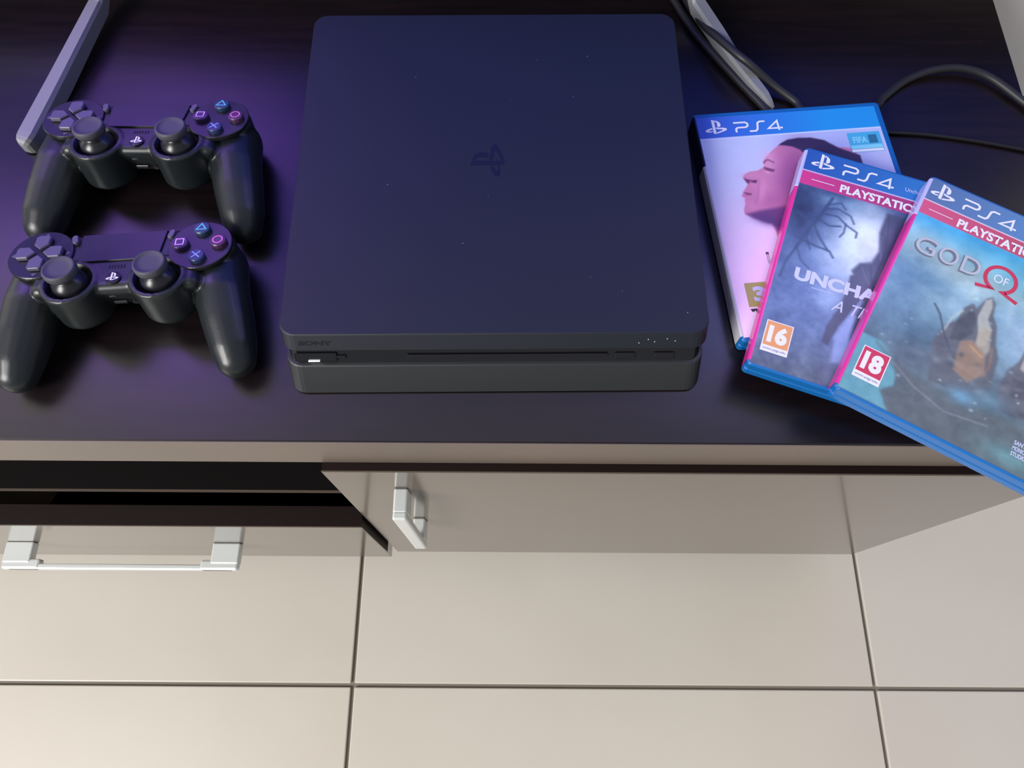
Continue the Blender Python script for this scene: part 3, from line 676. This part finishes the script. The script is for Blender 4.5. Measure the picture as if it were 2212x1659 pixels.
s2.text('title_lettering', 'UNCHARTED', 13.8, 95.5, 101, 105.0, m_title, 3, bold=.05)
s2.rect('rule_line', 26, 107, 40, 107.5, m_title, 3)
s2.text('subtitle_lettering', "A Thief's End", 40.5, 110.0, 96, 118.5, m_title, 3, shear=2.5)
s2.rating('16', 5.2, 138.4, 21.9, 160.2, m_orange)

# --- top case: cold mountain landscape
A = Art(131.5, 168.1)
A.vgrad([(0, (80, 150, 205)), (32, (60, 168, 218)), (44, (128, 190, 214)), (58, (150, 178, 186)), (75, (104, 148, 178)), (100, (110, 142, 166)), (125, (98, 116, 130)), (168, (94, 100, 106))])
A.blob(12, 50, 14, 8, (160, 190, 200), .8); A.blob(36, 60, 24, 10, (170, 182, 184), .7, .3); A.blob(85, 42, 26, 12, (90, 178, 206), .7)
A.blob(40, 84, 30, 12, (168, 192, 206), .65, -.2); A.blob(50, 66, 12, 8, (190, 212, 220), .6); A.blob(92, 84, 24, 20, (186, 200, 222), .8); A.blob(10, 92, 16, 24, (84, 122, 152), .6); A.blob(20, 112, 20, 12, (88, 118, 142), .7)
A.noise(14, 26, 4)
A.poly([(0, 128), (12, 128), (22, 134), (27, 146), (28, 152), (22, 158), (30, 168.1), (0, 168.1)], (104, 166, 182), .9, .9)
A.poly([(10, 130), (40, 140), (90, 139), (131, 150), (131, 168), (30, 168), (24, 156), (34, 148)], (96, 102, 108), .8, 2.0)
A.line([(22, 137), (38, 146), (58, 152), (82, 148)], .9, (150, 150, 158), .7, .7)
A.blob(98, 160, 16, 7, (112, 158, 164), .8)
# weathered rock towers in place of figures
A.poly([(38, 112), (41, 98), (46, 92), (47, 82), (51, 76), (54, 78), (57, 69), (60, 66), (63, 70), (64, 78), (68, 84), (71, 96), (75, 104), (76, 118), (80, 134), (44, 138), (40, 124)], (98, 98, 108), .95, .8)
A.poly([(57, 70), (60, 67), (62, 73), (62, 82), (66, 88), (66, 100), (62, 104), (59, 92), (56, 84)], (196, 190, 182), .85, .7)
A.poly([(60, 88), (66, 88), (69, 102), (66, 112), (60, 108)], (186, 168, 150), .8, .8)
A.poly([(52, 104), (58, 100), (68, 106), (71, 118), (64, 128), (54, 124)], (168, 132, 110), .85, .9)
A.poly([(46, 92), (52, 80), (56, 84), (57, 96), (52, 104), (46, 106)], (70, 74, 86), .9, .8)
A.line([(47, 84), (43, 92), (41, 104)], 1.6, (206, 208, 204), .6, .7); A.line([(31, 88), (36, 93), (42, 104), (48, 112)], 1.3, (72, 82, 98), .9, .4)
A.line([(58, 104), (66, 108)], 1.4, (206, 160, 112), .8, .5); A.line([(70, 100), (72, 112), (70, 120)], 1.8, (150, 112, 100), .7, .6)
A.poly([(80, 122), (82, 108), (86, 100), (87, 92), (91, 89), (95, 92), (96, 100), (101, 108), (105, 122), (104, 134), (82, 136)], (100, 98, 110), .9, .9)
A.poly([(88, 93), (92, 91), (95, 97), (93, 106), (88, 104)], (204, 180, 172), .85, .7); A.poly([(86, 112), (96, 110), (98, 122), (88, 124)], (82, 80, 92), .8, .8)
A.line([(70, 62), (74, 78)], 3, (190, 206, 220), .5, 1.6); A.line([(50, 66), (47, 74), (52, 72)], 2.4, (204, 222, 226), .6, 1.2)
for k in range(26):
    cu, cv = rng.uniform(6, 100), rng.uniform(66, 150); A.blob(cu, cv, rng.uniform(.5, 1.3), rng.uniform(.4, 1.0), (200, 214, 222), rng.uniform(.3, .8))
for k in range(30):
    cu, cv = rng.uniform(20, 100), rng.uniform(112, 140); A.blob(cu, cv, rng.uniform(1.2, 3.5), rng.uniform(.8, 2.2), (60, 68, 84) if k % 2 else (150, 150, 160), rng.uniform(.25, .6), rng.uniform(-.6, .6))
A.blob(64, 138, 8, 5, (110, 168, 206), .7); A.blob(78, 132, 10, 6, (104, 150, 176), .6); A.blob(34, 128, 12, 8, (96, 104, 120), .7)
A.noise(4, 12, 3, mask=(A.v > 60) * 1.0)
rb = 20.2 - V0; re = 32.0 - V0
for k, (ca, cb) in enumerate(zip((84, 112, 158), (84, 132, 190))): A.img[..., k] = np.where(A.v < rb, ca + (cb - ca) * np.clip(A.u / 70, 0, 1), A.img[..., k])
for k, (ca, cb) in enumerate(zip((222, 76, 112), (196, 66, 100))): A.img[..., k] = np.where((A.v >= rb) & (A.v < re), ca + (cb - ca) * np.clip(A.u / 75, 0, 1), A.img[..., k])
A.line([(0, rb), (131.5, rb)], .7, (250, 220, 235))
A.img *= np.array((.96, 1.02, .96))
c3, s3 = make_case('blue game case with a cold grey mountain cover, topmost, overhanging the cabinet edge', (.2716, .3016, WT + .0296), -.5275, 135, 171.6, A, 'pink', 1.5, V0)
s3.brand(.6, -2.6); s3.rect('rule_line', 7, 26.4, 22.5, 26.9, m_white, 3)
s3.text('band_lettering', 'PLAYSTATION HITS', 26, 23.8, 101, 30.6, m_white, 3, bold=.035)
s3.text('small_lettering', 'God of War', 68, 11, 84, 14, m_title, 3)
for ch, u0, u1 in (('G', 7.5, 20.5), ('O', 22.5, 34.5), ('D', 37, 48.5)):
    s3.text('title_lettering', ch, u0, 48.2, u1, 61.2, m_stoned, 2, bold=.03); s3.text('title_lettering', ch, u0 + .8, 47.4, u1 + .8, 60.0, m_stone, 3, bold=.0)
s3.text('title_lettering', 'OF', 57.8, 51.0, 66.6, 57.0, m_white, 4, bold=.0)
s3.text('title_lettering', 'WAR', 73.8, 47.6, 112, 60.4, m_stone, 3, bold=.01)
b = bmesh.new()
strokes(b, s3.P([(49, 64.6)] + [(61.8 + 9.2 * math.cos(a), 54.0 + 9.0 * math.sin(a)) for a in np.linspace(math.radians(112), math.radians(428), 34)] + [(75, 65.4)]), .0024, 0)
s3.fin('title_ring', b, m_red, 3, label='red open ring around the small word')
s3.rating('18', 5.8, 137.2, 22.2, 159.2, m_red)
for k, tx in enumerate(('SANTA', 'MONICA', 'STUDIO')): s3.text('small_lettering', tx, 99.5, 150 + k * 3.6, 108, 152.8 + k * 3.6, m_title, 3, bold=.03)

bpy.context.view_layer.update()
